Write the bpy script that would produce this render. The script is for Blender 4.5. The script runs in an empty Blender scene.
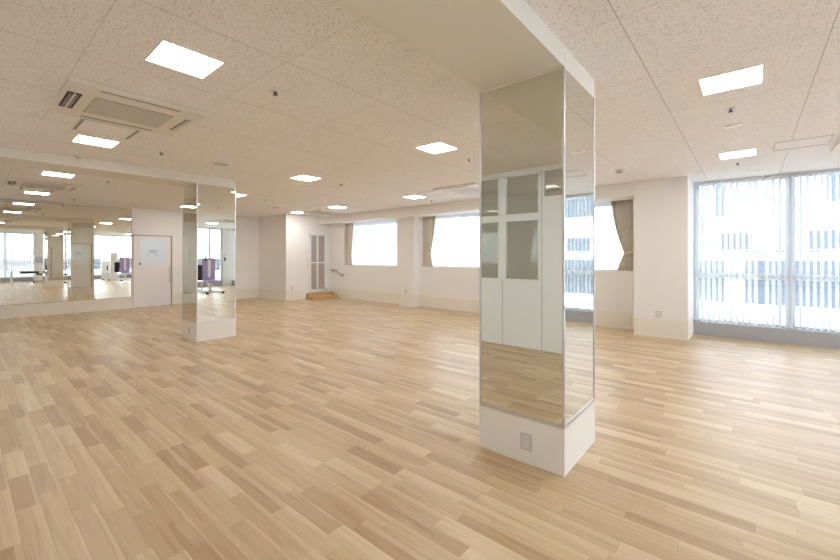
import bpy, bmesh, math, random
from mathutils import Vector, Matrix
random.seed(4)
SC = bpy.context.scene
COL = SC.collection
PI = math.pi

# ------------------------------------------------------------------ camera
cam_data = bpy.data.cameras.new('camera')
cam = bpy.data.objects.new('camera', cam_data)
COL.objects.link(cam)
cam.location = (0, 0, 1.4)
cam.rotation_euler = (PI / 2, 0, math.radians(40.2))
cam_data.sensor_width = 36
cam_data.lens = 390 / 840 * 36
cam_data.shift_y = -23.5 / 840
cam_data.clip_start = 0.05
cam_data.clip_end = 300
SC.camera = cam

# ------------------------------------------------------------------ light, world, exposure
SKY_STRENGTH = 9.0
LED_STRENGTH = 27.0
SC.view_settings.view_transform = 'Standard'
SC.view_settings.look = 'None'
SC.view_settings.gamma = 1
SC.view_settings.use_curve_mapping = False
SC.view_settings.exposure = 0.08
world = bpy.data.worlds.new('overcast_sky')
SC.world = world
world.use_nodes = True
wn = world.node_tree.nodes
wn['Background'].inputs['Color'].default_value = (0.83, 0.91, 1.0, 1)
wn['Background'].inputs['Strength'].default_value = SKY_STRENGTH
cy = SC.cycles
cy.max_bounces = 14
cy.diffuse_bounces = 7
cy.glossy_bounces = 8
cy.transmission_bounces = 8
cy.transparent_max_bounces = 16
cy.caustics_reflective = True
cy.caustics_refractive = False
cy.sample_clamp_indirect = 8
cy.use_denoising = True

H = 2.74          # ceiling
NY = 8.33         # north wall (small windows)
WX = -12.8        # mirror wall
EX = 5.4          # east wall
SY = -0.64        # partition behind the camera

# window portals (sample the sky through the real window openings)
def portal(loc, rot, sx, sy):
    d = bpy.data.lights.new('window_portal', 'AREA')
    d.shape = 'RECTANGLE'; d.size = sx; d.size_y = sy
    d.cycles.is_portal = True
    o = bpy.data.objects.new('window_portal', d)
    o.location = loc; o.rotation_euler = rot
    COL.objects.link(o)
portal((2.3, 8.9, 1.48), (-PI / 2, 0, 0), 6.2, 2.5)
portal((-9.14, 8.6, 1.8), (-PI / 2, 0, 0), 2.44, 1.4)
portal((-4.34, 8.6, 1.8), (-PI / 2, 0, 0), 5.3, 1.4)
portal((5.7, 5.7, 1.48), (PI / 2, 0, PI / 2), 4.85, 2.5)
portal((5.7, 1.1, 1.48), (PI / 2, 0, PI / 2), 3.3, 2.5)

# ------------------------------------------------------------------ material helpers
def new_mat(name):
    m = bpy.data.materials.new(name); m.use_nodes = True
    return m, m.node_tree, m.node_tree.nodes['Principled BSDF']

def simple(name, col, rough=0.5, metal=0.0, spec=0.5, bump=0.0, bscale=40.0, vary=0.0, vscale=3.0):
    m, t, b = new_mat(name)
    b.inputs['Base Color'].default_value = (*col, 1)
    b.inputs['Roughness'].default_value = rough
    b.inputs['Metallic'].default_value = metal
    b.inputs['Specular IOR Level'].default_value = spec
    if bump or vary:
        tc = t.nodes.new('ShaderNodeTexCoord')
    if bump:
        n = t.nodes.new('ShaderNodeTexNoise'); n.inputs['Scale'].default_value = bscale
        t.links.new(tc.outputs['Object'], n.inputs['Vector'])
        bp = t.nodes.new('ShaderNodeBump'); bp.inputs['Strength'].default_value = bump
        bp.inputs['Distance'].default_value = 0.002
        t.links.new(n.outputs['Fac'], bp.inputs['Height'])
        t.links.new(bp.outputs['Normal'], b.inputs['Normal'])
    if vary:
        n = t.nodes.new('ShaderNodeTexNoise'); n.inputs['Scale'].default_value = vscale
        t.links.new(tc.outputs['Object'], n.inputs['Vector'])
        mx = t.nodes.new('ShaderNodeMix'); mx.data_type = 'RGBA'
        mx.inputs['A'].default_value = (*[c * (1 - vary) for c in col], 1)
        mx.inputs['B'].default_value = (*[min(1, c * (1 + vary)) for c in col], 1)
        t.links.new(n.outputs['Fac'], mx.inputs['Factor'])
        t.links.new(mx.outputs['Result'], b.inputs['Base Color'])
    return m

def emit(name, col, strength):
    m, t, b = new_mat(name)
    b.inputs['Base Color'].default_value = (0.9, 0.9, 0.9, 1)
    b.inputs['Emission Color'].default_value = (*col, 1)
    b.inputs['Emission Strength'].default_value = strength
    return m

class NT:
    """small node-graph writer"""
    def __init__(s, tree): s.t = tree
    def n(s, kind, **kw):
        nd = s.t.nodes.new('ShaderNode' + kind)
        for k, v in kw.items(): setattr(nd, k, v)
        return nd
    def link(s, a, b): s.t.links.new(a, b)
    def math(s, op, a, b=None, c=None):
        nd = s.n('Math', operation=op)
        for i, v in enumerate((a, b, c)):
            if v is None: continue
            if isinstance(v, (int, float)): nd.inputs[i].default_value = v
            else: s.link(v, nd.inputs[i])
        return nd.outputs[0]
    def ramp(s, fac, stops, interp='LINEAR'):
        r = s.n('ValToRGB'); r.color_ramp.interpolation = interp
        e = r.color_ramp.elements
        while len(e) < len(stops): e.new(0.5)
        for el, (p, c) in zip(e, stops):
            el.position = p; el.color = (*c, 1)
        s.link(fac, r.inputs['Fac'])
        return r.outputs['Color']
    def mix(s, kind, fac, a, b):
        m = s.n('Mix', data_type='RGBA', blend_type=kind)
        for key, v in (('Factor', fac), ('A', a), ('B', b)):
            if isinstance(v, (int, float)): m.inputs[key].default_value = v
            elif isinstance(v, tuple): m.inputs[key].default_value = (*v, 1)
            else: s.link(v, m.inputs[key])
        return m.outputs['Result']

# floor: vinyl printed with short oak strips running along X
def floor_material():
    m, t, b = new_mat('oak_strip_vinyl'); g = NT(t)
    tc = g.n('TexCoord'); sp = g.n('SeparateXYZ'); g.link(tc.outputs['Object'], sp.inputs[0])
    x, y = sp.outputs['X'], sp.outputs['Y']
    W, L = 0.1, 0.55
    yr = g.math('DIVIDE', y, W); row = g.math('FLOOR', yr)
    wn1 = g.n('TexWhiteNoise', noise_dimensions='1D'); g.link(row, wn1.inputs['W'])
    xo = g.math('ADD', g.math('DIVIDE', x, L), g.math('MULTIPLY', wn1.outputs['Value'], 7.3))
    # uneven piece lengths
    wob = g.math('MULTIPLY', g.math('SINE', g.math('MULTIPLY', xo, 2.1)), 0.14)
    xo = g.math('ADD', xo, wob)
    colm = g.math('FLOOR', xo)
    cv = g.n('CombineXYZ'); g.link(row, cv.inputs[0]); g.link(colm, cv.inputs[1])
    wn2 = g.n('TexWhiteNoise', noise_dimensions='2D'); g.link(cv.outputs[0], wn2.inputs['Vector'])
    base = g.ramp(wn2.outputs['Value'], [(0.0, FLOOR_C[0]), (0.28, FLOOR_C[1]), (0.55, FLOOR_C[2]), (0.8, FLOOR_C[3]), (1.0, FLOOR_C[4])])
    # grain
    off = g.n('VectorMath', operation='SCALE'); g.link(wn2.outputs['Color'], off.inputs[0]); off.inputs['Scale'].default_value = 9
    va = g.n('VectorMath', operation='ADD'); g.link(tc.outputs['Object'], va.inputs[0]); g.link(off.outputs[0], va.inputs[1])
    mp = g.n('Mapping'); mp.inputs['Scale'].default_value = (2.2, 34, 1); g.link(va.outputs[0], mp.inputs['Vector'])
    n1 = g.n('TexNoise'); n1.inputs['Scale'].default_value = 1.0; n1.inputs['Detail'].default_value = 5; n1.inputs['Distortion'].default_value = 0.6
    g.link(mp.outputs[0], n1.inputs['Vector'])
    grain = g.ramp(n1.outputs['Fac'], [(0.3, (0.80, 0.76, 0.70)), (0.52, (1, 1, 1)), (0.75, (1.0, 1.0, 1.0))])
    c = g.mix('MULTIPLY', 0.75, base, grain)
    mp2 = g.n('Mapping'); mp2.inputs['Scale'].default_value = (1.0, 7, 1); g.link(va.outputs[0], mp2.inputs['Vector'])
    n2 = g.n('TexNoise'); n2.inputs['Scale'].default_value = 1.3; n2.inputs['Detail'].default_value = 3
    g.link(mp2.outputs[0], n2.inputs['Vector'])
    sap = g.ramp(n2.outputs['Fac'], [(0.58, (0, 0, 0)), (0.66, (1, 1, 1))])
    c = g.mix('MIX', g.math('MULTIPLY', sap, 0.35), c, FLOOR_C[4])
    # every strip has a pale sapwood edge and a fine two-tone cut
    fyy = g.math('FRACT', yr); sc = g.n('SeparateColor'); g.link(wn2.outputs['Color'], sc.inputs[0])
    wav = g.math('MULTIPLY', g.math('SUBTRACT', n2.outputs['Fac'], 0.5), 0.5)
    e1 = g.math('GREATER_THAN', g.math('ADD', fyy, wav), g.math('ADD', 0.62, g.math('MULTIPLY', sc.outputs[1], 0.5)))
    c = g.mix('MIX', g.math('MULTIPLY', e1, 0.45), c, FLOOR_C[4])
    e2 = g.math('LESS_THAN', g.math('ADD', fyy, wav), g.math('SUBTRACT', g.math('MULTIPLY', sc.outputs[2], 0.6), 0.15))
    c = g.mix('MIX', g.math('MULTIPLY', e2, 0.30), c, FLOOR_C[0])
    # thin joints between strips
    fy = g.math('FRACT', yr); fx = g.math('FRACT', xo)
    jy = g.math('LESS_THAN', fy, 0.018); jx = g.math('LESS_THAN', fx, 0.004)
    j = g.math('MULTIPLY', g.math('MAXIMUM', jy, jx), 0.35)
    c = g.mix('MIX', j, c, (0.26, 0.16, 0.09))
    g.link(c, b.inputs['Base Color'])
    b.inputs['Roughness'].default_value = 0.34
    b.inputs['Specular IOR Level'].default_value = 0.42
    rr = g.n('MapRange'); rr.inputs['To Min'].default_value = 0.30; rr.inputs['To Max'].default_value = 0.42
    g.link(n1.outputs['Fac'], rr.inputs['Value']); g.link(rr.outputs[0], b.inputs['Roughness'])
    return m
FLOOR_C = [(0.455, 0.31, 0.175), (0.545, 0.39, 0.23), (0.585, 0.43, 0.262), (0.62, 0.465, 0.282), (0.70, 0.565, 0.385)]

# ceiling: rock wool boards with worm holes and thin seams
def ceiling_material():
    m, t, b = new_mat('rock_wool_ceiling_board'); g = NT(t)
    tc = g.n('TexCoord'); sp = g.n('SeparateXYZ'); g.link(tc.outputs['Object'], sp.inputs[0])
    mp = g.n('Mapping'); mp.inputs['Scale'].default_value = (1.0, 1.55, 1); mp.inputs['Rotation'].default_value = (0, 0, 0.5)
    g.link(tc.outputs['Object'], mp.inputs['Vector'])
    vo = g.n('TexVoronoi'); vo.inputs['Scale'].default_value = 60; vo.inputs['Randomness'].default_value = 1
    nz = g.n('TexNoise'); nz.inputs['Scale'].default_value = 30; nz.inputs['Detail'].default_value = 2
    g.link(mp.outputs[0], nz.inputs['Vector'])
    dv = g.n('VectorMath', operation='SCALE'); g.link(nz.outputs['Color'], dv.inputs[0]); dv.inputs['Scale'].default_value = 0.018
    ad = g.n('VectorMath', operation='ADD'); g.link(mp.outputs[0], ad.inputs[0]); g.link(dv.outputs[0], ad.inputs[1])
    g.link(ad.outputs[0], vo.inputs['Vector'])
    rnd = g.n('SeparateColor'); g.link(vo.outputs['Color'], rnd.inputs[0])
    thr = g.math('MULTIPLY', g.math('POWER', rnd.outputs[0], 0.9), 0.44)
    hole = g.math('LESS_THAN', vo.outputs['Distance'], thr)
    n2 = g.n('TexNoise'); n2.inputs['Scale'].default_value = 2.2
    g.link(tc.outputs['Object'], n2.inputs['Vector'])
    base = g.mix('MIX', n2.outputs['Fac'], (0.89, 0.86, 0.845), (0.93, 0.90, 0.885))
    c = g.mix('MIX', g.math('MULTIPLY', hole, 0.5), base, (0.40, 0.36, 0.32))
    def seam(v, ph, pitch, w):
        f = g.math('FRACT', g.math('DIVIDE', g.math('SUBTRACT', v, ph - 50 * pitch), pitch))
        return g.math('LESS_THAN', g.math('ABSOLUTE', g.math('SUBTRACT', f, 0.5)), w / pitch / 2)
    s1 = seam(sp.outputs['X'], -0.565 - 0.4675, 0.935, 0.006)
    s2 = seam(sp.outputs['Y'], 1.46 - 0.465, 0.93, 0.005)
    c = g.mix('MIX', g.math('MULTIPLY', g.math('MAXIMUM', s1, g.math('MULTIPLY', s2, 0.6)), 0.45), c, (0.2, 0.16, 0.13))
    g.link(c, b.inputs['Base Color'])
    b.inputs['Roughness'].default_value = 0.95
    b.inputs['Specular IOR Level'].default_value = 0.1
    return m

def mirror_material(name, col):
    m, t, b = new_mat(name)
    b.inputs['Base Color'].default_value = (*col, 1)
    b.inputs['Metallic'].default_value = 1
    b.inputs['Roughness'].default_value = 0.0
    return m

def pane_material(name, tint=(0.97, 0.99, 1.0), ior=1.45):
    m = bpy.data.materials.new(name); m.use_nodes = True
    t = m.node_tree; t.nodes.clear(); g = NT(t)
    out = g.n('OutputMaterial'); tr = g.n('BsdfTransparent'); gl = g.n('BsdfGlossy'); mx = g.n('MixShader'); fr = g.n('Fresnel')
    tr.inputs['Color'].default_value = (*tint, 1); gl.inputs['Roughness'].default_value = 0.0
    fr.inputs['IOR'].default_value = ior
    g.link(fr.outputs[0], mx.inputs[0]); g.link(tr.outputs[0], mx.inputs[1]); g.link(gl.outputs[0], mx.inputs[2]); g.link(mx.outputs[0], out.inputs[0])
    return m

def cloth(name, col, trans=0.5, clear=0.0, weave=0.0):
    """translucent fabric; clear = share of open mesh"""
    m = bpy.data.materials.new(name); m.use_nodes = True
    t = m.node_tree; t.nodes.clear(); g = NT(t)
    out = g.n('OutputMaterial'); df = g.n('BsdfDiffuse'); tl = g.n('BsdfTranslucent'); mx = g.n('MixShader')
    df.inputs['Color'].default_value = (*col, 1); tl.inputs['Color'].default_value = (*col, 1)
    if weave:
        tc = g.n('TexCoord'); mp = g.n('Mapping'); mp.inputs['Scale'].default_value = (60, 60, 3)
        g.link(tc.outputs['Object'], mp.inputs['Vector'])
        nz = g.n('TexNoise'); nz.inputs['Scale'].default_value = 3; g.link(mp.outputs[0], nz.inputs['Vector'])
        c = g.mix('MIX', nz.outputs['Fac'], tuple(v * (1 - weave) for v in col), tuple(min(1, v * (1 + weave)) for v in col))
        g.link(c, df.inputs['Color']); g.link(c, tl.inputs['Color'])
    mx.inputs[0].default_value = trans
    g.link(df.outputs[0], mx.inputs[1]); g.link(tl.outputs[0], mx.inputs[2])
    last = mx.outputs[0]
    if clear:
        tp = g.n('BsdfTransparent'); m2 = g.n('MixShader'); m2.inputs[0].default_value = clear
        g.link(last, m2.inputs[1]); g.link(tp.outputs[0], m2.inputs[2]); last = m2.outputs[0]
    g.link(last, out.inputs[0])
    return m

M = {}
M['floor'] = floor_material()
M['ceiling'] = ceiling_material()
M['wall'] = simple('white_vinyl_wallpaper', (0.85, 0.83, 0.80), 0.8, spec=0.25, bump=0.12, bscale=260)
M['skirting'] = simple('cream_wall_base_panel', (0.82, 0.775, 0.69), 0.5, spec=0.3, vary=0.015)
M['soffit'] = simple('cream_painted_board', (0.80, 0.775, 0.705), 0.7, spec=0.25, bump=0.1, bscale=200)
M['plinth'] = simple('ivory_plinth_panel', (0.83, 0.80, 0.745), 0.4, spec=0.35)
M['mirror'] = mirror_material('wall_mirror_silver', (0.83, 0.82, 0.75))
M['mirror_c'] = mirror_material('pillar_mirror_silver', (0.80, 0.80, 0.74))
M['alu'] = simple('satin_aluminium', (0.70, 0.69, 0.70), 0.42, metal=1.0)
M['whitemetal'] = simple('white_powder_coat', (0.86, 0.86, 0.86), 0.35)
M['frame'] = simple('white_aluminium_window_frame', (0.70, 0.72, 0.75), 0.4)
M['partition'] = simple('pale_steel_partition', (0.83, 0.87, 0.88), 0.4, spec=0.4)
M['door'] = simple('pale_lavender_white_door_leaf', (0.83, 0.79, 0.79), 0.4, spec=0.4)
M['greysill'] = simple('grey_painted_sill_panel', (0.40, 0.40, 0.42), 0.5)
M['pane'] = pane_material('clear_window_glass')
M['partpane'] = pane_material('partition_glass', (0.84, 0.85, 0.82), 1.5)
M['acplastic'] = simple('ivory_air_conditioner_plastic', (0.80, 0.76, 0.69), 0.45)
M['white'] = simple('white_plastic', (0.86, 0.85, 0.83), 0.4)
M['dark'] = simple('dark_recess', (0.035, 0.032, 0.03), 0.6)
M['greygap'] = simple('grey_shadow_gap', (0.30, 0.28, 0.26), 0.7)
M['black'] = simple('black_vinyl_padding', (0.02, 0.02, 0.025), 0.45)
M['purple'] = simple('lavender_vinyl_upholstery', (0.42, 0.34, 0.63), 0.5)
M['chrome'] = simple('polished_steel', (0.8, 0.8, 0.8), 0.12, metal=1.0)
M['railbeige'] = simple('taupe_handrail_resin', (0.42, 0.36, 0.29), 0.5)
M['wood'] = simple('honey_oak_step', (0.62, 0.40, 0.18), 0.4, vary=0.12, vscale=9)
M['brown'] = simple('greyish_frosted_door_panel', (0.42, 0.37, 0.335), 0.35, vary=0.04, vscale=20)
M['frost'] = simple('frosted_pale_blue_glass', (0.72, 0.81, 0.90), 0.18, spec=0.6)
M['ink'] = simple('printed_grey_ink', (0.20, 0.22, 0.26), 0.7)
M['paper'] = simple('white_paper', (0.88, 0.9, 0.93), 0.7)
M['drape'] = cloth('taupe_drape_fabric', (0.56, 0.47, 0.36), 0.22, weave=0.12)
M['drape_dark'] = cloth('taupe_tieback_fabric', (0.70, 0.62, 0.50), 0.1)
M['sheer'] = cloth('white_lace_sheer', (0.93, 0.95, 0.97), 0.62, clear=0.35)
M['tape'] = cloth('pleated_heading_tape', (0.80, 0.84, 0.88), 0.22)
M['vane'] = cloth('white_translucent_vane', (0.82, 0.85, 0.87), 0.40)
M['led'] = emit('led_panel_diffuser', (1.0, 0.98, 0.945), LED_STRENGTH)
M['fill_led'] = emit('fill_lamp_diffuser', (1.0, 0.98, 0.95), 22.0)
M['headrail'] = simple('grey_blind_headrail', (0.62, 0.63, 0.63), 0.5)
M['plate'] = simple('grey_socket_plate', (0.64, 0.61, 0.57), 0.5)
M['dotgrey'] = simple('dull_grey_metal', (0.16, 0.15, 0.14), 0.5)
M['facade'] = simple('white_facade_tile', (0.90, 0.90, 0.90), 0.7, vary=0.02)
M['facadeglass'] = simple('blue_grey_facade_glass', (0.068, 0.080, 0.102), 0.6)
M['facaderail'] = simple('grey_balcony_rail', (0.12, 0.13, 0.14), 0.5)
M['asphalt'] = simple('pale_grey_paving', (0.42, 0.42, 0.42), 0.9, vary=0.05)
M['poster'] = simple('lavender_grey_poster_paper', (0.46, 0.46, 0.60), 0.6)
M['intake'] = None

def grille_material():
    m, t, b = new_mat('beige_intake_grille'); g = NT(t)
    tc = g.n('TexCoord'); sp = g.n('SeparateXYZ'); g.link(tc.outputs['Object'], sp.inputs[0])
    a = g.math('LESS_THAN', g.math('FRACT', g.math('MULTIPLY', sp.outputs['Y'], 80)), 0.45)
    bb = g.math('LESS_THAN', g.math('FRACT', g.math('MULTIPLY', sp.outputs['X'], 80)), 0.45)
    c = g.mix('MIX', g.math('MULTIPLY', g.math('MULTIPLY', a, bb), 0.8), (0.66, 0.63, 0.57), (0.22, 0.21, 0.19))
    g.link(c, b.inputs['Base Color']); b.inputs['Roughness'].default_value = 0.6
    return m
M['intake'] = grille_material()

# ------------------------------------------------------------------ mesh helpers
def add_box(bm, p0, p1, bevel=0.0):
    x0, y0, z0 = p0; x1, y1, z1 = p1
    r = bmesh.ops.create_cube(bm, size=1)
    vs = r['verts']
    for v in vs:
        v.co.x = (x0 + x1) / 2 + v.co.x * (x1 - x0)
        v.co.y = (y0 + y1) / 2 + v.co.y * (y1 - y0)
        v.co.z = (z0 + z1) / 2 + v.co.z * (z1 - z0)
    if bevel:
        es = list({e for v in vs for e in v.link_edges})
        bmesh.ops.bevel(bm, geom=es, offset=bevel, segments=2, affect='EDGES', profile=0.6)
    return bm

def add_tube(bm, pts, r, seg=10, close=False):
    pts = [Vector(p) for p in pts]
    rings = []
    n = len(pts)
    prev = None
    for i, p in enumerate(pts):
        a = pts[max(0, i - 1)]; c = pts[min(n - 1, i + 1)]
        d = (c - a).normalized()
        up = Vector((0, 0, 1)) if abs(d.z) < 0.9 else Vector((1, 0, 0))
        if prev is not None: up = prev
        s = d.cross(up).normalized(); u = s.cross(d).normalized(); prev = u
        rr = r[i] if isinstance(r, (list, tuple)) else r
        rings.append([bm.verts.new(p + (s * math.cos(t) + u * math.sin(t)) * rr) for t in [2 * PI * k / seg for k in range(seg)]])
    for a, c in zip(rings, rings[1:]):
        for k in range(seg):
            bm.faces.new((a[k], a[(k + 1) % seg], c[(k + 1) % seg], c[k]))
    bm.faces.new(rings[0][::-1]); bm.faces.new(rings[-1])
    return bm

def add_lathe(bm, prof, cx=0, cy=0, seg=24):
    rings = []
    for r, z in prof:
        rings.append([bm.verts.new((cx + r * math.cos(2 * PI * k / seg), cy + r * math.sin(2 * PI * k / seg), z)) for k in range(seg)])
    for a, c in zip(rings, rings[1:]):
        for k in range(seg):
            bm.faces.new((a[k], a[(k + 1) % seg], c[(k + 1) % seg], c[k]))
    bm.faces.new(rings[0][::-1]); bm.faces.new(rings[-1])
    return bm

def obj(name, bm, m, parent=None, smooth=False):
    me = bpy.data.meshes.new(name)
    bmesh.ops.recalc_face_normals(bm, faces=bm.faces)
    bm.to_mesh(me); bm.free()
    if isinstance(m, str): m = M[m]
    me.materials.append(m)
    if smooth:
        for p in me.polygons: p.use_smooth = True
    o = bpy.data.objects.new(name, me)
    COL.objects.link(o)
    if parent is not None: o.parent = parent
    return o

def boxes(name, lst, m, parent=None, bevel=0.0):
    bm = bmesh.new()
    for a, b in lst: add_box(bm, a, b, bevel)
    return obj(name, bm, m, parent)

def struct(name, lst, m, parent=None, bevel=0.0):
    o = boxes(name, lst, m, parent, bevel)
    if parent is None: o['kind'] = 'structure'
    return o

def thing(name, label, cat, loc=(0, 0, 0), rotz=0, group=None):
    o = bpy.data.objects.new(name, None); COL.objects.link(o)
    o.empty_display_size = 0.1
    o.location = loc; o.rotation_euler = (0, 0, rotz)
    o['label'] = label; o['category'] = cat
    if group: o['group'] = group
    return o

def tag(o, label, cat, group=None):
    o['label'] = label; o['category'] = cat
    if group: o['group'] = group
    return o

def dup(root, loc, label, group=None, rotz=None):
    r = root.copy(); COL.objects.link(r); r.location = loc
    if rotz is not None: r.rotation_euler = (0, 0, rotz)
    r['label'] = label
    if group: r['group'] = group
    for ch in list(root.children):
        c = ch.copy(); COL.objects.link(c); c.parent = r
        for gch in list(ch.children):
            d = gch.copy(); COL.objects.link(d); d.parent = c
    return r

def rot_empty(name, kind='structure'):
    o = bpy.data.objects.new(name, None); COL.objects.link(o); o['kind'] = kind
    return o

# ------------------------------------------------------------------ room shell
T = 0.2
struct('floor', [((WX - T, SY - 2.4, -0.2), (EX + T, 8.75, 0))], 'floor')
struct('ceiling', [((WX - T, SY - 2.4, H), (EX + T, 8.95, H + 0.2))], 'ceiling')
struct('wall_west', [((WX - T, SY - 0.1, 0), (WX, 8.55, H))], 'wall')
# north wall with the two small window openings
W1 = (-10.36, -7.92); W2 = (-6.99, -1.70); WZ = (1.11, 2.515)
struct('wall_north', [
    ((WX, NY, 0), (W1[0], 8.62, H)), ((W1[0], NY, 0), (W1[1], 8.62, WZ[0])), ((W1[0], NY, WZ[1]), (W1[1], 8.62, H)),
    ((W1[1], NY, 0), (W2[0], 8.62, H)),
    ((W2[0], NY, 0), (W2[1], 8.62, WZ[0])), ((W2[0], NY, WZ[1]), (W2[1], 8.62, H)),
    ((W2[1], NY, 0), (-1.58, 8.62, H))], 'wall')
struct('wall_pier_north', [((-7.62, 8.1, 0), (-7.06, NY, H))], 'wall')
struct('wall_pier_northeast', [((-1.58, 7.82, 0), (-0.785, 8.95, H))], 'wall')
# box of the utility room in the far corner
BX, BY = -11.1, 6.63
struct('wall_utility_room', [((WX, BY, 0), (BX, NY, H))], 'wall')
struct('trim_1', [((BX, 7.86, 2.50), (-1.58, NY, H))], 'wall')            # boxed beam over the small windows
struct('trim_2', [((-1.5, SY, 2.61), (-0.9, 2.48, H)), ((-1.5, 2.48, 2.61), (-0.9, 3.1, H))][:1], 'soffit')
struct('trim_3', [((-7.54, SY, 2.61), (-6.92, 2.52, H))], 'soffit')
# east wall with two tall windows
struct('wall_east', [((EX, SY, 0), (EX + 0.3, -0.55, H)), ((EX, 2.78, 0), (EX + 0.3, 3.28, H)), ((EX, 8.15, 0), (EX + 0.3, 8.95, H))], 'wall')
# partition behind the camera (seen in the pillar mirror)
PX = [(-3.62, -3.07), (-2.97, -2.40), (-2.33, -1.80)]
P0, P1 = SY - 0.06, SY
part = [((WX, P0, 0), (PX[0][0], P1, H)), ((PX[2][1], P0, 0), (EX, P1, H)),
        ((PX[0][0], P0, 0), (PX[1][1], P1, 1.03)), ((PX[0][0], P0, 2.67), (PX[2][1], P1, H)),
        ((PX[0][0], P0, 1.97), (PX[0][1], P1, 2.04)), ((PX[1][0], P0, 1.97), (PX[1][1], P1, 2.04)),
        ((PX[0][1], P0, 1.03), (PX[1][0], P1, 2.67)), ((PX[1][1], P0, 0), (PX[2][0], P1, 2.67)),
        ((PX[2][0], P0, 0), (PX[2][1], P1, 2.29))]
struct('wall_south', part, 'partition')
struct('trim_4', [((x, P1, 0.0), (x + 0.006, P1 + 0.003, z)) for x, z in ((-3.02, 1.03), (-2.365, 2.67), (-1.79, 2.7), (-4.2, 2.7))], 'greygap')
w = rot_empty('window_7')
boxes('glass', [((a, SY - 0.035, z0), (b, SY - 0.029, z1)) for (a, b) in PX[:2] for z0, z1 in ((1.03, 1.97), (2.04, 2.67))] + [((PX[2][0], SY - 0.035, 2.29), (PX[2][1], SY - 0.029, 2.67))], 'partpane', w)
fr = []
for (a, b) in PX[:2]:
    for z0, z1 in ((1.03, 1.97), (2.04, 2.67)):
        fr += [((a, SY - 0.05, z0), (a + .02, SY + .008, z1)), ((b - .02, SY - 0.05, z0), (b, SY + .008, z1)), ((a, SY - 0.05, z0), (b, SY + .008, z0 + .02)), ((a, SY - 0.05, z1 - .02), (b, SY + .008, z1))]
boxes('window_frame', fr, 'partition', w)
struct('wall_back_room', [((WX, SY - 2.4, 0), (EX, SY - 2.3, H))], 'wall')
# skirting panels
def skirt(name, lst): struct(name, lst, 'skirting')
B = 0.008; SH = 0.32
skirt('baseboard_north', [((BX, NY - B, 0), (-7.62, NY, SH)), ((-7.06, NY - B, 0), (-1.58, NY, SH)),
      ((-7.62, 8.1 - B, 0), (-7.06, 8.1, SH)), ((-7.62 - B, 8.1 - B, 0), (-7.62, NY - B, SH)), ((-7.06, 8.1 - B, 0), (-7.06 + B, NY - B, SH)),
      ((-1.58, 7.82 - B, 0), (-0.785 + B, 7.82, SH)), ((-1.58 - B, 7.82 - B, 0), (-1.58, NY - B, SH)), ((-0.785, 7.82, 0), (-0.785 + B, 8.56, SH))])
skirt('baseboard_west', [((WX, SY, 0), (WX + B, 3.02, 0.30)), ((WX, 4.02, 0), (WX + B, BY, SH))])
skirt('baseboard_utility_room', [((WX + B, BY - B, 0), (BX + B, BY, SH)), ((BX, BY, 0), (BX + B, 7.2, SH))])
# wall panel joints
struct('trim_5', [((WX, 4.01, 0.32), (WX + 0.012, 4.03, H))], 'wall')
struct('trim_6', [((WX, y, 0), (WX + 0.0095, y + 0.003, 0.30)) for y in (0.6, 1.81, -0.6)], 'greygap')

# ------------------------------------------------------------------ windows
def small_window(name, x0, x1, mull):
    w = rot_empty(name)
    y0, y1 = 8.50, 8.56
    z0, z1 = WZ
    f = [((x0, y0, z0), (x1, y1, z0 + .04)), ((x0, y0, z1 - .04), (x1, y1, z1)), ((x0, y0, z0), (x0 + .04, y1, z1)), ((x1 - .04, y0, z0), (x1, y1, z1))]
    f += [((m - .014, y0 + .002, z0), (m + .014, y1, z1)) for m in mull]
    boxes('window_frame', f, 'frame', w)
    boxes('glass', [((x0 + .04, 8.528, z0 + .04), (x1 - .04, 8.532, z1 - .04))], 'pane', w)
    boxes('window_sill', [((x0, NY - 0.012, z0 - 0.022), (x1, 8.50, z0 + 0.004))], 'white', w, 0.003)
    return w
small_window('window_1', W1[0], W1[1], [-9.14])
small_window('window_2', W2[0], W2[1], [-5.66, -4.34, -3.02])

def tall_window(name, axis, p, a0, a1, mull, extra=()):
    """axis 'x': pane in plane y=p running along x; axis 'y': plane x=p running along y"""
    w = rot_empty(name)
    def bx(a, b, d0, d1, z0, z1):
        return ((a, p + d0, z0), (b, p + d1, z1)) if axis == 'x' else ((p + d0, a, z0), (p + d1, b, z1))
    f = [bx(a0, a1, 0.002, .078, .23, .27), bx(a0, a1, 0.002, .078, 2.68, H), bx(a0, a0 + .05, 0, .08, .23, H), bx(a1 - .05, a1, 0, .08, .23, H), bx(a0, a1, 0.003, .077, 1.02, 1.10)]
    f += [bx(m - .04, m + .04, -0.005, .085, .23, H) for m in mull]
    f += [bx(m - .02, m + .02, 0.0, .06, .23, H) for m in extra]
    boxes('window_frame', f, 'frame', w)
    boxes('glass', [bx(a0 + .05, a1 - .05, .038, .042, .27, 2.68)], 'pane', w)
    return w
tall_window('window_3', 'x', 8.76, -0.785, EX, [0.51, 1.68, 2.85, 4.02], [0.38, 1.55])
tall_window('window_4', 'y', EX + 0.1, 3.28, 8.15, [4.10, 5.26, 6.43, 7.62])
tall_window('window_5', 'y', EX + 0.1, -0.55, 2.78, [0.55, 1.65])
struct('trim_7', [((-0.785, 8.575, 0), (0.168, 8.76, 0.232)), ((0.171, 8.575, 0), (2.85, 8.76, 0.232)), ((2.853, 8.575, 0), (EX, 8.76, 0.232)), ((-0.785, 8.76, 0), (EX, 8.84, 0.23))], 'greysill')
struct('trim_8', [((EX, 3.28, 0), (EX + 0.18, 8.15, 0.23)), ((EX, -0.55, 0), (EX + 0.18, 2.78, 0.23))], 'greysill')

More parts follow.
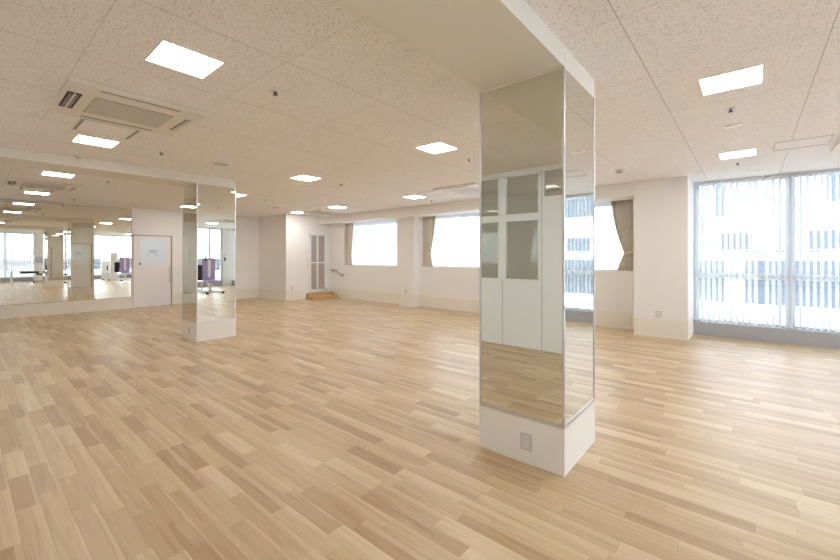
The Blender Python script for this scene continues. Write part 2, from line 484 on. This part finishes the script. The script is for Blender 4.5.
# ------------------------------------------------------------------ mirrored pillars
def pillar(name, x0, y0, x1, y1, label, zt, hb=0.3):
    t = thing(name, label, 'mirrored pillar', ((x0 + x1) / 2, (y0 + y1) / 2, 0), 0)
    hx, hy = (x1 - x0) / 2, (y1 - y0) / 2
    boxes('plinth', [((-hx, -hy, 0), (hx, hy, hb))], 'plinth', t, 0.002)
    bm = bmesh.new(); add_box(bm, (-hx + .012, -hy + .012, hb), (hx - .012, hy - .012, zt)); obj('core', bm, 'wall', t)
    g = 0.006; e = 0.014
    for (a, b) in (((-hx + e, -hy + g, hb + .024), (hx - e, -hy + .011, zt - .012)), ((-hx + e, hy - .011, hb + .024), (hx - e, hy - g, zt - .012)),
                   ((-hx + g, -hy + e, hb + .024), (-hx + .011, hy - e, zt - .012)), ((hx - .011, -hy + e, hb + .024), (hx - g, hy - e, zt - .012))):
        boxes('mirror_panel', [(a, b)], 'mirror_c', t)
    for sx in (-1, 1):
        for sy in (-1, 1):
            c = []
            xa, xb = sorted((sx * hx, sx * (hx - e))); ya, yb = sorted((sy * hy, sy * (hy - e)))
            boxes('corner_trim', [((xa, ya, hb), (xb, yb, zt))], 'alu', t, 0.002)
    for z0, z1, nm in ((hb, hb + .024, 'bottom_trim'), (zt - .012, zt, 'top_trim')):
        boxes(nm, [((-hx + e, -hy, z0), (hx - e, -hy + .012, z1)), ((-hx + e, hy - .012, z0), (hx - e, hy, z1)),
                   ((-hx, -hy + e, z0), (-hx + .012, hy - e, z1)), ((hx - .012, -hy + e, z0), (hx, hy - e, z1))], 'alu' if nm == 'bottom_trim' else 'skirting', t)
    return t
pillar('mirrored_pillar', -1.522, 2.478, -0.896, 3.12, 'large square pillar clad in mirrors in the foreground, on an ivory plinth with a socket', 2.61)
pillar('mirrored_pillar', -7.555, 2.52, -6.92, 3.158, 'distant square mirror-clad pillar, between the mirror wall and the foreground pillar', 2.61)
# short beam stubs between pillar tops and ceiling
struct('trim_9', [((-1.518, 2.485, 2.61), (-0.9, 3.115, H))], 'soffit')
struct('trim_10', [((-7.55, 2.525, 2.61), (-6.925, 3.153, H))], 'soffit')

# ------------------------------------------------------------------ wall mirrors
mz0, mz1 = 0.30, 2.68
mirrors = [(1.81, 3.02, 'right-hand panel of the big wall mirror, nearest the white sliding door'),
           (0.60, 1.81, 'middle panel of the big wall mirror, second from the white sliding door'),
           (SY + .02, 0.60, 'left-hand panel of the big wall mirror, cut off by the picture edge')]
for a, b, lab in mirrors:
    t = thing('wall_mirror', lab, 'mirror', (WX, (a + b) / 2, mz0), 0, 'mirror panels on the left wall')
    hw = (b - a) / 2
    boxes('mirror_panel', [((0.004, -hw + .0025, 0.006), (0.011, hw - .0025, mz1 - mz0))], 'mirror', t)
    boxes('bottom_trim', [((0, -hw, 0), (0.014, hw, 0.006))], 'greygap', t)
    boxes('top_trim', [((0, -hw, mz1 - mz0), (0.012, hw, mz1 - mz0 + .008))], 'greygap', t)
    if b > 3: boxes('side_trim', [((0, hw - .002, 0), (0.014, hw + .006, mz1 - mz0))], 'greygap', t)

# ------------------------------------------------------------------ doors
d1 = rot_empty('door_1')
boxes('door_leaf', [((WX + .01, 3.06, 0.012), (WX + .045, 3.955, 1.97))], 'door', d1, 0.003)
boxes('door_frame', [((WX, 3.958, 0), (WX + .05, 3.985, 1.99)), ((WX, 3.035, 1.972), (WX + .05, 3.985, 1.992))], 'greygap', d1)  # dark upright strip stands in for the shadow along the door track
boxes('window_pane', [((WX + .044, 3.195, 1.17), (WX + .05, 3.81, 1.87))], 'frost', d1)
bm = bmesh.new()
for (a, b, c, d) in ((3.41, 3.62, 1.555, 1.575), (3.41, 3.62, 1.525, 1.54), (3.43, 3.60, 1.50, 1.512), (3.33, 3.42, 1.44, 1.452), (3.56, 3.66, 1.44, 1.452)):
    n = 9
    for k in range(n):
        w_ = (b - a) / n
        add_box(bm, (WX + .05, a + k * w_, c), (WX + .0506, a + (k + .7) * w_, d))
obj('printed_lettering', bm, 'ink', d1)
bm = bmesh.new(); add_tube(bm, [(WX + .085, 3.92, 0.66), (WX + .085, 3.92, 1.12)], .012)
for zz in (0.72, 1.06): add_tube(bm, [(WX + .04, 3.92, zz), (WX + .085, 3.92, zz)], .007)
obj('door_handle', bm, 'alu', d1, True)
boxes('lock_knob', [((WX + .045, 3.19, 1.17), (WX + .06, 3.225, 1.225))], 'dark', d1, 0.004)
boxes('lock', [((WX + .045, 3.885, 1.375), (WX + .05, 3.91, 1.40))], 'alu', d1)

d2 = rot_empty('door_2')      # bifold door on the utility room
fx = BX
boxes('door_frame', [((fx, 7.46, 0.23), (fx + .03, 7.50, 2.17)), ((fx, 8.16, 0.23), (fx + .03, 8.20, 2.17)), ((fx, 7.46, 2.13), (fx + .03, 8.20, 2.17)), ((fx, 7.46, 0.21), (fx + .05, 8.20, 0.26))], 'whitemetal', d2)
boxes('door_rails', [((fx, 7.50, 0.26), (fx + .022, 7.535, 2.13)), ((fx, 7.745, 0.26), (fx + .022, 7.815, 2.13)), ((fx, 8.06, 0.26), (fx + .022, 8.16, 2.13)),
     ((fx, 7.5, 0.26), (fx + .022, 8.16, 0.31)), ((fx, 7.5, 2.10), (fx + .022, 8.16, 2.13)), ((fx, 7.5, 1.18), (fx + .024, 8.16, 1.215))], 'whitemetal', d2)
for y0, y1 in ((7.535, 7.745), (7.815, 8.06)):
    for z0, z1 in ((0.31, 1.18), (1.215, 2.10)):
        boxes('door_panel', [((fx, y0, z0), (fx + .012, y1, z1))], 'brown', d2)
bm = bmesh.new(); add_tube(bm, [(fx + .03, 7.79, 1.0), (fx + .03, 7.79, 1.12)], .008); obj('door_handle', bm, 'alu', d2)

# ------------------------------------------------------------------ steps and rails
t = thing('wooden_steps', 'small two-tread honey oak step in front of the folding door', 'steps', (BX, 7.75, 0))
boxes('lower_step', [((0.010, -0.42, 0), (0.42, 0.57, 0.095))], 'wood', t, 0.004)
boxes('upper_step', [((0.03, -0.42, 0.095), (0.22, 0.53, 0.19))], 'wood', t, 0.004)
t = thing('grab_rail', 'white vertical grab bar on the wall left of the folding door', 'handrail', (BX, 7.37, 1.0))
bm = bmesh.new(); add_tube(bm, [(.05, 0, 0), (.05, 0, .59)], .016); obj('bar', bm, 'white', t, True)
for z in (0.03, 0.56):
    bm = bmesh.new(); add_tube(bm, [(0, 0, z), (.05, 0, z)], .013); obj('bracket', bm, 'white', t, True)
t = thing('handrail', 'short cranked handrail on the window wall beside the oak steps', 'handrail', (-11.0, NY, 0.8))
bm = bmesh.new(); add_tube(bm, [(0, -.08, .15), (.28, -.08, .15), (.34, -.08, .13), (.52, -.08, .02), (.57, -.08, .0), (.70, -.08, .0)], .018); obj('bar', bm, 'railbeige', t, True)
for x, z in ((.12, .15), (.60, .0)):
    bm = bmesh.new(); add_tube(bm, [(x, 0, z - .05), (x, -.05, z - .05), (x, -.08, z - .01)], .010); obj('bracket', bm, 'dark', t, True)

# ------------------------------------------------------------------ sockets and switches
def plate(name, loc, rz, label, cat, w=.075, h=.12, kind='socket'):
    t = thing(name, label, cat, loc, rz)          # plate faces local -Y
    boxes('cover_plate', [((-w / 2, -.008, -h / 2), (w / 2, 0, h / 2))], 'plate' if kind == 'socket' else 'white', t, .003)
    if kind == 'switch':
        boxes('rocker', [((-.018, -.011, -.03), (.018, -.008, .03))], 'whitemetal', t, .001)
    else:
        for dz in (-.022, .022):
            s = boxes('socket_face', [((-.017, -.0105, dz - .016), (.017, -.008, dz + .016))], 'acplastic', t, .001)
            boxes('slots', [((-.009, -.0112, dz - .007), (-.006, -.0105, dz + .006)), ((.006, -.0112, dz - .007), (.009, -.0112 + .0007, dz + .006))], 'dark', s)
    return t
plate('wall_socket', (-1.152, 2.478, .150), 0, 'grey double socket on the plinth of the foreground mirrored pillar', 'socket', .085, .115)
plate('wall_socket', (-7.23, 2.519, .155), 0, 'small socket on the plinth of the distant mirrored pillar', 'socket')
plate('wall_socket', (-1.205, 7.819, .40), 0, 'white socket low on the pier left of the tall blinds', 'socket', .09, .12)
plate('wall_socket', (-7.37, 8.099, .42), 0, 'small socket low on the pier between the two lace-curtained windows', 'socket')
plate('wall_socket', (BX + .001, 6.84, .39), PI / 2, 'small socket on the wall near the outer corner left of the folding door', 'socket')
plate('light_switch', (BX + .001, 7.236, 1.14), PI / 2, 'light switch beside the vertical grab bar at the folding door', 'switch', kind='switch')

# ------------------------------------------------------------------ curtains
def drape_mesh(x_top, x_tie, x_bot, zt, ztie, zb, y, folds=9, amp=.022, n=72, m_=26, phase=0.0):
    bm = bmesh.new(); rows = []
    for j in range(m_ + 1):
        f = j / m_; z = zt + (zb - zt) * f
        if z >= ztie:
            s = (zt - z) / (zt - ztie); s = s ** 1.7
            a = x_top[0] + (x_tie[0] - x_top[0]) * s; b = x_top[1] + (x_tie[1] - x_top[1]) * s
            am = amp * (1 - .35 * s)
        else:
            s = (ztie - z) / (ztie - zb); s = s ** .8
            a = x_tie[0] + (x_bot[0] - x_tie[0]) * s; b = x_tie[1] + (x_bot[1] - x_tie[1]) * s
            am = amp * (.65 + .2 * s)
        row = []
        for i in range(n + 1):
            u = i / n
            row.append(bm.verts.new((a + (b - a) * u, y + am * math.sin(2 * PI * folds * u + phase + .6 * math.sin(5 * u)), z)))
        rows.append(row)
    for r0, r1 in zip(rows, rows[1:]):
        for i in range(n): bm.faces.new((r0[i], r0[i + 1], r1[i + 1], r1[i]))
    return bm

def drape(label, xt, xi, xb, zt=2.50, ztie=1.46, zb=1.115, y=8.39, folds=7, tie=True):
    t = thing('drape', label, 'curtain', ((xt[0] + xt[1]) / 2, y, zb), 0, 'taupe drapes at the small windows')
    ox = (xt[0] + xt[1]) / 2
    sh = lambda p: (p[0] - ox, p[1] - ox)
    c = obj('fabric', drape_mesh(sh(xt), sh(xi), sh(xb), zt - zb, ztie - zb, 0.004, 0, folds), 'drape', t, True)
    if tie:
        a, b = sh(xi)
        bm = bmesh.new(); n = 24; ring = []
        for k in range(n):
            th = 2 * PI * k / n
            ring.append(((a + b) / 2 + (abs(b - a) / 2 + .012) * math.cos(th), .036 * math.sin(th)))
        lo = [bm.verts.new((p[0], p[1], ztie - zb - .035 + .05 * (p[0] - a) / (b - a))) for p in ring]
        hi = [bm.verts.new((p[0], p[1], ztie - zb + .02 + .05 * (p[0] - a) / (b - a))) for p in ring]
        for k in range(n): bm.faces.new((lo[k], lo[(k + 1) % n], hi[(k + 1) % n], hi[k]))
        obj('tieback', bm, 'drape_dark', t, True)
    return t
drape('narrow taupe drape at the left side of the far lace-curtained window', (-10.36, -9.95), (-10.36, -10.05), (-10.36, -10.0), folds=5)
drape('tied-back taupe drape right after the wall pier, at the left side of the wide window', (-6.985, -6.52), (-6.975, -6.70), (-6.985, -6.60), folds=6)
drape('tied-back taupe drape just right of the foreground pillar', (-2.10, -1.705), (-1.87, -1.708), (-2.0, -1.705), folds=8)

def sheer(label, x0, x1, folds, y=8.455):
    n = folds * 8; bm = bmesh.new(); rows = []
    zs = [2.495, 2.44, 2.2, 1.8, 1.4, 1.125]
    amps = [.006, .009, .010, .011, .012, .013]
    rnd = random.Random(int(folds)); ph = [rnd.uniform(-.5, .5) for _ in range(n + 1)]
    w = x1 - x0
    for z, am in zip(zs, amps):
        rows.append([bm.verts.new((x0 + w * i / n, am * math.sin(2 * PI * i / 8 + .7 * math.sin(i * .13)), z - 1.115)) for i in range(n + 1)])
    for r0, r1 in zip(rows, rows[1:]):
        for i in range(n): bm.faces.new((r0[i], r0[i + 1], r1[i + 1], r1[i]))
    t = thing('lace_curtain', label, 'curtain', (0, y, 1.115), 0, 'white lace curtains at the small windows')
    obj('fabric', bm, 'sheer', t, True)
    bm = bmesh.new(); n2 = folds * 4
    lo = [bm.verts.new((x0 + w * i / n2, -.016 + .004 * (i % 2), 1.27 + (.03 if i % 2 else 0))) for i in range(n2 + 1)]
    hi = [bm.verts.new((x0 + w * i / n2, -.016 + .004 * (i % 2), 1.38)) for i in range(n2 + 1)]
    for i in range(n2): bm.faces.new((lo[i], lo[i + 1], hi[i + 1], hi[i]))
    obj('heading_tape', bm, 'tape', t)
    return t
sheer('sunlit white lace curtain across the far small window next to the folding door', W1[0] + .02, W1[1] - .02, 26)
sheer('sunlit white lace curtain across the wide window, seen either side of the foreground pillar', W2[0] + .02, W2[1] - .02, 56)
for lab, x0, x1 in (('white curtain rail above the far small window', W1[0], W1[1]), ('white curtain rail above the wide window behind the foreground pillar', W2[0], W2[1])):
    t = thing('curtain_rail', lab, 'curtain rail', (x0, 8.42, 2.50))
    boxes('rail', [((0.01, -.058, .002), (x1 - x0 - .01, .0, .0145))], 'whitemetal', t)

# ------------------------------------------------------------------ vertical blinds
def blinds(label, p0, p1, axis, q, ang, group, cord=None, z0=.24, zt=2.735):
    """vanes hang along axis between p0 and p1 at the other coordinate q"""
    L = p1 - p0
    loc = (p0, q, z0) if axis == 'x' else (q, p0, z0)
    t = thing('vertical_blind', label, 'blind', loc, 0 if axis == 'x' else PI / 2, group)
    hh = zt - z0
    bm = bmesh.new(); add_box(bm, (0.0, -.045, hh - .05), (L, .02, hh), .004); obj('headrail', bm, 'headrail', t)
    pitch = .08; n = int(L / pitch)
    bm = bmesh.new(); w = .0445; cur = .006; rows = []
    for z in (0.0, hh - .07, hh - .05, hh - .045):
        ww = w if z < hh - .06 else w * (.62 if z < hh - .047 else .2)
        rows.append([bm.verts.new((ww * (2 * k / 6 - 1), cur * (1 - (2 * k / 6 - 1) ** 2), z)) for k in range(7)])
    for r0, r1 in zip(rows, rows[1:]):
        for k in range(6): bm.faces.new((r0[k], r0[k + 1], r1[k + 1], r1[k]))
    first = obj('vane', bm, 'vane', t, True)
    rnd = random.Random(7)
    for i in range(n):
        o = first if i == 0 else first.copy()
        if i: COL.objects.link(o); o.parent = t
        o.location = (pitch * (i + .5), 0, 0)
        o.rotation_euler = (0, 0, math.radians(ang + rnd.uniform(-2.5, 2.5)))
    if cord is not None:
        bm = bmesh.new(); add_tube(bm, [(cord, -.03, hh - .03), (cord, -.03, .02)], .0022, 6); c = obj('pull_cord', bm, 'greygap', t)
        bm = bmesh.new(); add_lathe(bm, [(.003, 1.16), (.011, 1.17), (.013, 1.22), (.004, 1.25)], cord, -.03, 10); obj('cord_weight', bm, 'dark', c)
    return t
blinds('white vertical blind filling the left part of the tall window, next to the pier', -0.76, 0.16, 'x', 8.64, 58, 'vertical blinds at the tall window', cord=.93)
blinds('white vertical blind at the right edge of the picture, right of the hanging cord', 0.18, 2.83, 'x', 8.64, 58, 'vertical blinds at the tall window')
blinds('white vertical blind seen only reflected in the right face of the foreground pillar', 2.87, 5.35, 'x', 8.64, 58, 'vertical blinds at the tall window')
blinds('white vertical blind reflected at the left end of the big wall mirror', -0.52, 2.74, 'y', EX - .02, 40, 'vertical blinds on the opposite wall')

# ------------------------------------------------------------------ ceiling lights
def led(x, y, label, first=[None]):
    g = 'recessed square LED ceiling lights'
    if first[0] is None:
        t = thing('ceiling_light', label, 'ceiling light', (x, y, H), 0, g)
        s = .179
        boxes('light_frame', [((-s - .008, -s - .008, -.006), (s + .008, -s, 0)), ((-s - .008, s, -.006), (s + .008, s + .008, 0)), ((-s - .008, -s, -.006), (-s, s, 0)), ((s, -s, -.006), (s + .008, s, 0))], 'white', t)
        boxes('diffuser', [((-s, -s, -.004), (s, s, -.001))], 'led', t)
        first[0] = t
        return t
    return dup(first[0], (x, y, H), label)
led(-2.95, 1.00, 'largest square ceiling light, top left of the picture right of the air conditioner')
led(-5.81, 1.03, 'square ceiling light between the access panel and the beam of the distant pillar')
led(-8.63, 1.05, 'square ceiling light just past the beam, above the left end of the mirror wall')
led(-11.48, 1.07, 'square ceiling light closest to the top edge of the mirror wall at the left')
led(-2.95, 3.81, 'square ceiling light just left of the foreground pillar, above the middle of the room')
led(-5.79, 3.83, 'square ceiling light in the middle of the ceiling, between the two pillars')
led(-8.55, 3.87, 'square ceiling light hidden partly by the top right corner of the distant pillar')
led(-11.56, 4.03, 'small square ceiling light just left of the distant pillar above the sliding door')
led(-0.11, 3.80, 'largest square ceiling light right of the foreground pillar')
led(-0.12, 6.58, 'square ceiling light close to the tall blinds')
led(-2.95, 6.60, 'square ceiling light hidden behind the foreground pillar, near the wide window')
led(-5.76, 6.63, 'square ceiling light left of the far air conditioner, near the wide window')
led(-8.56, 6.65, 'square ceiling light in front of the far small window, second from the folding door')
led(-10.46, 6.68, 'farthest square ceiling light, next to the corner by the folding door')
led(-0.11, 1.00, 'square ceiling light above the camera, seen only in mirrors')
led(2.70, 1.00, 'square ceiling light above the white table reflected in the wall mirror')
led(2.70, 3.80, 'square ceiling light above the black exercise bikes, seen only in mirrors')
led(2.70, 6.60, 'square ceiling light above the lavender-backed exercise machine, seen only in mirrors')

t = thing('fill_lamp', 'unseen fill lamp added to brighten the room behind the partition windows', 'ceiling light', (-0.6, SY - 1.2, H))  # added lamp out of view, lifts the dark room behind the partition glass
boxes('light_frame', [((-.62, -.16, -.03), (.62, .16, -.002))], 'white', t, .004)
boxes('diffuser', [((-.6, -.14, -.036), (.6, .14, -.0305))], 'fill_led', t)

# ------------------------------------------------------------------ air conditioners and access panels
def air_con():
    t = thing('air_conditioner', 'ceiling cassette air conditioner at the upper left with an open dark louvre', 'air conditioner', (-4.33, 1.01, H), 0, 'cassette air conditioners')
    s = .485
    bm = bmesh.new(); add_box(bm, (-s, -s, -.035), (s, s, 0), .006); obj('casing', bm, 'acplastic', t)
    boxes('intake_grille', [((-.24, -.285, -.043), (.24, .285, -.035))], 'intake', t, .002)
    # four outlet slots, each with a flap
    for k, (cx_, cy_, lx, ly) in enumerate(((.41, 0, .022, .28), (-.41, 0, .022, .28), (0, -.41, .23, .045), (0, .41, .23, .022))):
        sl = boxes('outlet_slot', [((cx_ - lx, cy_ - ly, -.0362), (cx_ + lx, cy_ + ly, -.0345))], 'greygap' if k != 2 else 'dark', t)
        ff = .2 if k != 2 else .12
        if lx > ly: f = ((cx_ - lx + .004, cy_ - ly * ff, -.046), (cx_ + lx - .004, cy_ + ly * ff, -.038))
        else: f = ((cx_ - lx * ff, cy_ - ly + .004, -.046), (cx_ + lx * ff, cy_ + ly - .004, -.038))
        boxes('louvre_flap', [f], 'acplastic', sl, .001)
        if k == 2:
            boxes('louvre_fins', [((cx_ - lx + .05 * i, cy_ - .03, -.040), (cx_ - lx + .05 * i + .006, cy_ + .03, -.0365)) for i in range(1, 9)], 'acplastic', sl)
    return t
ac = air_con()
dup(ac, (-4.28, 6.52, H), 'ceiling cassette air conditioner above the wide window, half hidden by the foreground pillar', rotz=PI / 2)
dup(ac, (-10.0, 1.02, H), 'ceiling cassette air conditioner beyond the beam, above the left end of the mirror wall')
dup(ac, (-9.75, 7.15, H), 'farthest ceiling cassette air conditioner, in front of the far small window')
dup(ac, (1.27, 6.62, H), 'ceiling cassette air conditioner at the right picture edge near the tall blinds')

def access(x, y, label, first=[None], sc=1):
    if first[0] is None:
        t = thing('ceiling_access_panel', label, 'access panel', (x, y, H), 0, 'ceiling access panels')
        s = .245
        boxes('panel_frame', [((-s, -s, -.004), (s, -s + .012, 0)), ((-s, s - .012, -.004), (s, s, 0)), ((-s, -s, -.004), (-s + .012, s, 0)), ((s - .012, -s, -.004), (s, s, 0))], 'plate', t)
        boxes('shadow_gap', [((-s + .012, -s + .012, -.003), (s - .012, -s + .032, 0)), ((-s + .012, s - .032, -.003), (s - .012, s - .012, 0))], 'greygap', t)
        boxes('panel_board', [((-s + .012, -s + .032, -.002), (s - .012, s - .032, 0))], 'ceiling', t)
        first[0] = t; return t
    return dup(first[0], (x, y, H), label)
access(-5.19, 1.01, 'aluminium-edged ceiling hatch just behind the upper left air conditioner')
access(-5.15, 6.50, 'aluminium-edged ceiling hatch left of the air conditioner above the wide window')
access(0.47, 6.44, 'aluminium-edged ceiling hatch near the tall blinds at the right')
access(-10.90, 1.02, 'aluminium-edged ceiling hatch beyond the beam close to the mirror wall')

# ------------------------------------------------------------------ sprinklers, detectors
def sprinkler(x, y, label, first=[None]):
    if first[0] is None:
        t = thing('sprinkler_head', label, 'sprinkler', (x, y, H), 0, 'sprinkler heads in the ceiling')
        bm = bmesh.new(); add_lathe(bm, [(.034, 0), (.034, -.004), (.022, -.008)], 0, 0, 18); obj('escutcheon', bm, 'alu', t, True)
        bm = bmesh.new(); add_lathe(bm, [(.012, -.006), (.010, -.022), (.020, -.026), (.020, -.030)], 0, 0, 14); obj('deflector', bm, 'dotgrey', t, True)
        first[0] = t; return t
    return dup(first[0], (x, y, H), label)
for x, y, lab in ((-2.94, 1.66, 'sprinkler head right of the largest upper left ceiling light'),
                  (-5.79, 1.69, 'sprinkler head near the ceiling light by the access hatch'),
                  (-8.69, 1.71, 'sprinkler head beyond the beam over the mirror wall side'),
                  (-11.98, 1.74, 'sprinkler head right at the mirror wall'),
                  (-2.94, 4.52, 'sprinkler head close to the left edge of the foreground pillar'),
                  (-5.78, 4.58, 'sprinkler head between the middle ceiling light and the one nearer the window'),
                  (-8.64, 4.62, 'sprinkler head right of the distant pillar'),
                  (-5.80, 7.30, 'sprinkler head by the beam over the wide window'),
                  (-0.13, 4.52, 'sprinkler head between the two ceiling lights at the right'),
                  (-0.13, 7.20, 'sprinkler head near the top of the tall blinds')):
    sprinkler(x, y, lab)

def detector(x, y, label, first=[None]):
    if first[0] is None:
        t = thing('smoke_detector', label, 'smoke detector', (x, y, H), 0, 'smoke detectors')
        bm = bmesh.new(); add_lathe(bm, [(.088, 0), (.088, -.012), (.078, -.020)], 0, 0, 28); obj('base_ring', bm, 'white', t, True)
        bm = bmesh.new(); add_lathe(bm, [(.060, -.019), (.050, -.044), (.034, -.056)], 0, 0, 24); obj('sensor_cap', bm, 'plate', t, True)
        first[0] = t; return t
    return dup(first[0], (x, y, H), label)
detector(-1.535, 6.59, 'smoke detector right of the foreground pillar on the bare ceiling')
dd = detector(-6.83, 1.03, 'smoke detector tucked against the beam at the far left')
dd.scale = (.65, .65, .65)

def speaker_disc(x, y, label, first=[None]):
    if first[0] is None:
        t = thing('ceiling_speaker', label, 'ceiling speaker', (x, y, H))
        bm = bmesh.new(); add_lathe(bm, [(.075, 0), (.075, -.003), (.066, -.006)], 0, 0, 32); obj('rim', bm, 'white', t, True)
        bm = bmesh.new(); add_lathe(bm, [(.064, -.004), (.060, -.0075), (.010, -.009)], 0, 0, 32); obj('cover', bm, 'acplastic', t, True)
        first[0] = t; return t
    return dup(first[0], (x, y, H), label)
speaker_disc(-0.13, 5.12, 'flat round ceiling disc between the two lights at the right')
speaker_disc(0.10, 8.06, 'flat round ceiling disc right above the tall blinds')

t = thing('ceiling_diffuser', 'round air diffuser on the ceiling in front of the distant pillar', 'air vent', (-5.774, 2.43, H), 0, 'round air diffusers')
bm = bmesh.new(); add_lathe(bm, [(.14, 0), (.14, -.006), (.11, -.014)], 0, 0, 36); obj('rim', bm, 'white', t, True)
bm = bmesh.new(); add_lathe(bm, [(.095, -.010), (.10, -.022), (.07, -.030), (.02, -.032)], 0, 0, 36); obj('cone', bm, 'plate', t, True)
dup(t, (-9.68, 5.52, H), 'round air diffuser on the ceiling far back near the utility room corner')

# ------------------------------------------------------------------ things seen in the mirrors
t = thing('bench_table', 'long white table with a dark box under its top, reflected in the wall mirror', 'table', (1.75, 2.25, 0))
boxes('tabletop', [((-.30, -.62, .67), (.30, .70, .695))], 'white', t, .004)
boxes('pad', [((-.24, -.30, .56), (.20, .35, .669))], 'black', t, .01)
for sx in (-1, 1):
    for yy in (-.59, .67):
        boxes('leg', [((sx * .27 - .02, yy - .02, 0), (sx * .27 + .02, yy + .02, .67))], 'whitemetal', t)

def exercise(name, label, loc, rz, padmat, back=(.46, .86), arms=True, tall=False):
    t = thing(name, label, 'exercise machine', loc, rz, None)
    bm = bmesh.new()
    add_tube(bm, [(-.45, -.28, .05), (.45, -.28, .05)], .032); add_tube(bm, [(-.45, .28, .05), (.45, .28, .05)], .032)
    add_tube(bm, [(-.2, -.28, .06), (-.2, .28, .06)], .03); add_tube(bm, [(.25, -.28, .06), (.25, .28, .06)], .03)
    obj('base_frame', bm, 'whitemetal', t, True)
    for sx in (-1, 1):
        for sy in (-1, 1):
            bm = bmesh.new(); add_tube(bm, [(sx * .45, sy * .28, .04), (sx * .52, sy * .28, .04)], .042); obj('foot', bm, 'black', t, True)
    bm = bmesh.new(); add_tube(bm, [(0, 0, .06), (.02, 0, .45)], .045); add_tube(bm, [(-.2, 0, .3), (.2, 0, .34)], .03); obj('post', bm, 'whitemetal', t, True)
    boxes('seat', [((-.42, -.22, .42), (.06, .22, .50))], padmat, t, .02)
    bw, bh = back
    b = boxes('backrest', [((.06, -bw / 2, .48), (.15, bw / 2, .48 + bh))], padmat, t, .03)
    boxes('white_stripe', [((.15, -.07, .46), (.17, .07, .46 + bh * .95)), ((.045, -.05, .6), (.062, .05, .4 + bh))], 'whitemetal', b, .006)
    if arms:
        for sy in (-1, 1):
            bm = bmesh.new()
            pts = [(.18, sy * .2, .5), (.30, sy * .34, 1.0), (.22, sy * .36, 1.5), (-.05, sy * .36, 1.72), (-.35, sy * .34, 1.62), (-.5, sy * .34, 1.35)]
            add_tube(bm, pts, .022); a = obj('lever_arm', bm, 'whitemetal', t, True)
            bm = bmesh.new(); add_tube(bm, [(-.5, sy * .34, 1.36), (-.53, sy * .34, 1.24)], .028); obj('grip', bm, 'black', a, True)
    if tall:
        boxes('weight_tower', [((.24, -.16, .08), (.46, .16, 1.62))], 'whitemetal', t, .02)
    return t
pm = exercise('exercise_machine', 'white exercise machine with a lavender padded back, reflected in the distant pillar', (1.95, 6.22, 0), 0, 'purple')
boxes('side_pad', [((.02, -.50, .50), (.07, -.26, 1.08))], 'black', pm, .01)
bm = bmesh.new(); add_tube(bm, [(.045, -.28, .06), (.045, -.28, .52)], .02); obj('side_post', bm, 'whitemetal', pm, True)
exercise('exercise_machine', 'tall white exercise tower machine, left of the lavender-backed one in the wall mirror', (3.35, 5.9, 0), PI, 'white', (.34, .7), arms=False, tall=True)
t = thing('tall_cabinet', 'white upright machine cabinet with a dark slot, reflected in the big wall mirror', 'cabinet', (4.5, 5.85, 0), 0)
boxes('body', [((-.22, -.24, .03), (.22, .24, 1.12))], 'white', t, .02)
boxes('handle_slot', [((-.226, -.03, .55), (-.22, .03, .85))], 'dark', t)
boxes('foot_plinth', [((-.18, -.2, 0), (.18, .2, .03))], 'black', t)
t = thing('low_cabinet', 'white low cabinet against the pier of the opposite wall, reflected in the mirror', 'cabinet', (5.12, 3.04, 0), 0)
boxes('body', [((-.25, -.32, .05), (.27, .26, .95))], 'white', t, .01)
boxes('door_panel', [((-.262, -.30, .08), (-.25, -.035, .92)), ((-.262, -.025, .08), (-.25, .24, .92))], 'whitemetal', t, .003)
boxes('foot_plinth', [((-.22, -.30, 0), (.25, .24, .05))], 'greygap', t)
t = thing('notice_poster', 'lavender-grey notice on the opposite pier, reflected in the big wall mirror', 'poster', (EX, 3.04, 1.0))
boxes('sheet', [((-.008, -.2, .05), (0, .2, .38))], 'poster', t)
boxes('white_heading', [((-.009, -.16, .27), (-.008, .16, .30)), ((-.009, -.16, .12), (-.008, .12, .13)), ((-.009, -.16, .17), (-.008, .14, .18))], 'paper', t)
exercise('exercise_bike', 'small black and white exercise bike by the opposite windows, reflected in the mirror wall', (2.2, 3.95, 0), 1.2, 'black', (.3, .3), arms=False)
exercise('exercise_bike', 'small black exercise bike at the right end of the white table in the mirror', (3.2, 3.1, 0), 1.9, 'black', (.3, .3), arms=False)

# ------------------------------------------------------------------ outside
struct('ground', [((-60, 9.2, -7.2), (60, 60, -7)), ((6.2, -40, -7.2), (60, 9.2, -7))], 'asphalt')
def building(label, loc, rz, W_, rows, bays, z0=-7, z1=14, depth=8):
    t = thing('apartment_building', label, 'building', loc, rz)
    boxes('facade', [((-W_ / 2, 0, z0), (W_ / 2, depth, z1))], 'facade', t)
    for (a, b, s0, s1, step, wd) in rows:
        x = s0
        while x < s1:
            f = boxes('window_strip', [((x, -.03, a), (min(x + wd, s1), 0.0, b))], 'facadeglass', t)
            x += step
    boxes('balcony_rail', [((-W_ / 2, -.25, .50), (W_ / 2, -.15, .60)), ((-W_ / 2, -.23, .38), (W_ / 2, -.17, .42))], 'facaderail', t)
    return t
building('white building with blue-grey window bands seen through the gaps of the tall blinds', (4, 20, 0), 0, 34,
         [(-.45, 1.26, -5.6, -4.75, 1.2, .85), (-.45, 1.26, -4.2, 12, 3.6, 3.0),
          (1.66, 2.35, -5.0, 12, 2.6, 1.1), (1.55, 1.63, -6, 12, .9, .5), (3.0, 5.4, -5.05, -4.8, 2, .3), (3.35, 5.6, -1.9, 12, 5.2, 3.8)], 0)
building('white building across the street beyond the opposite windows, seen in the mirrors', (22, 4, 0), -PI / 2, 34,
         [(.2, 1.2, -12, 12, 2.4, 1.7), (-3, -1.8, -12, 12, 2.4, 1.7)], 0, z1=1.8)
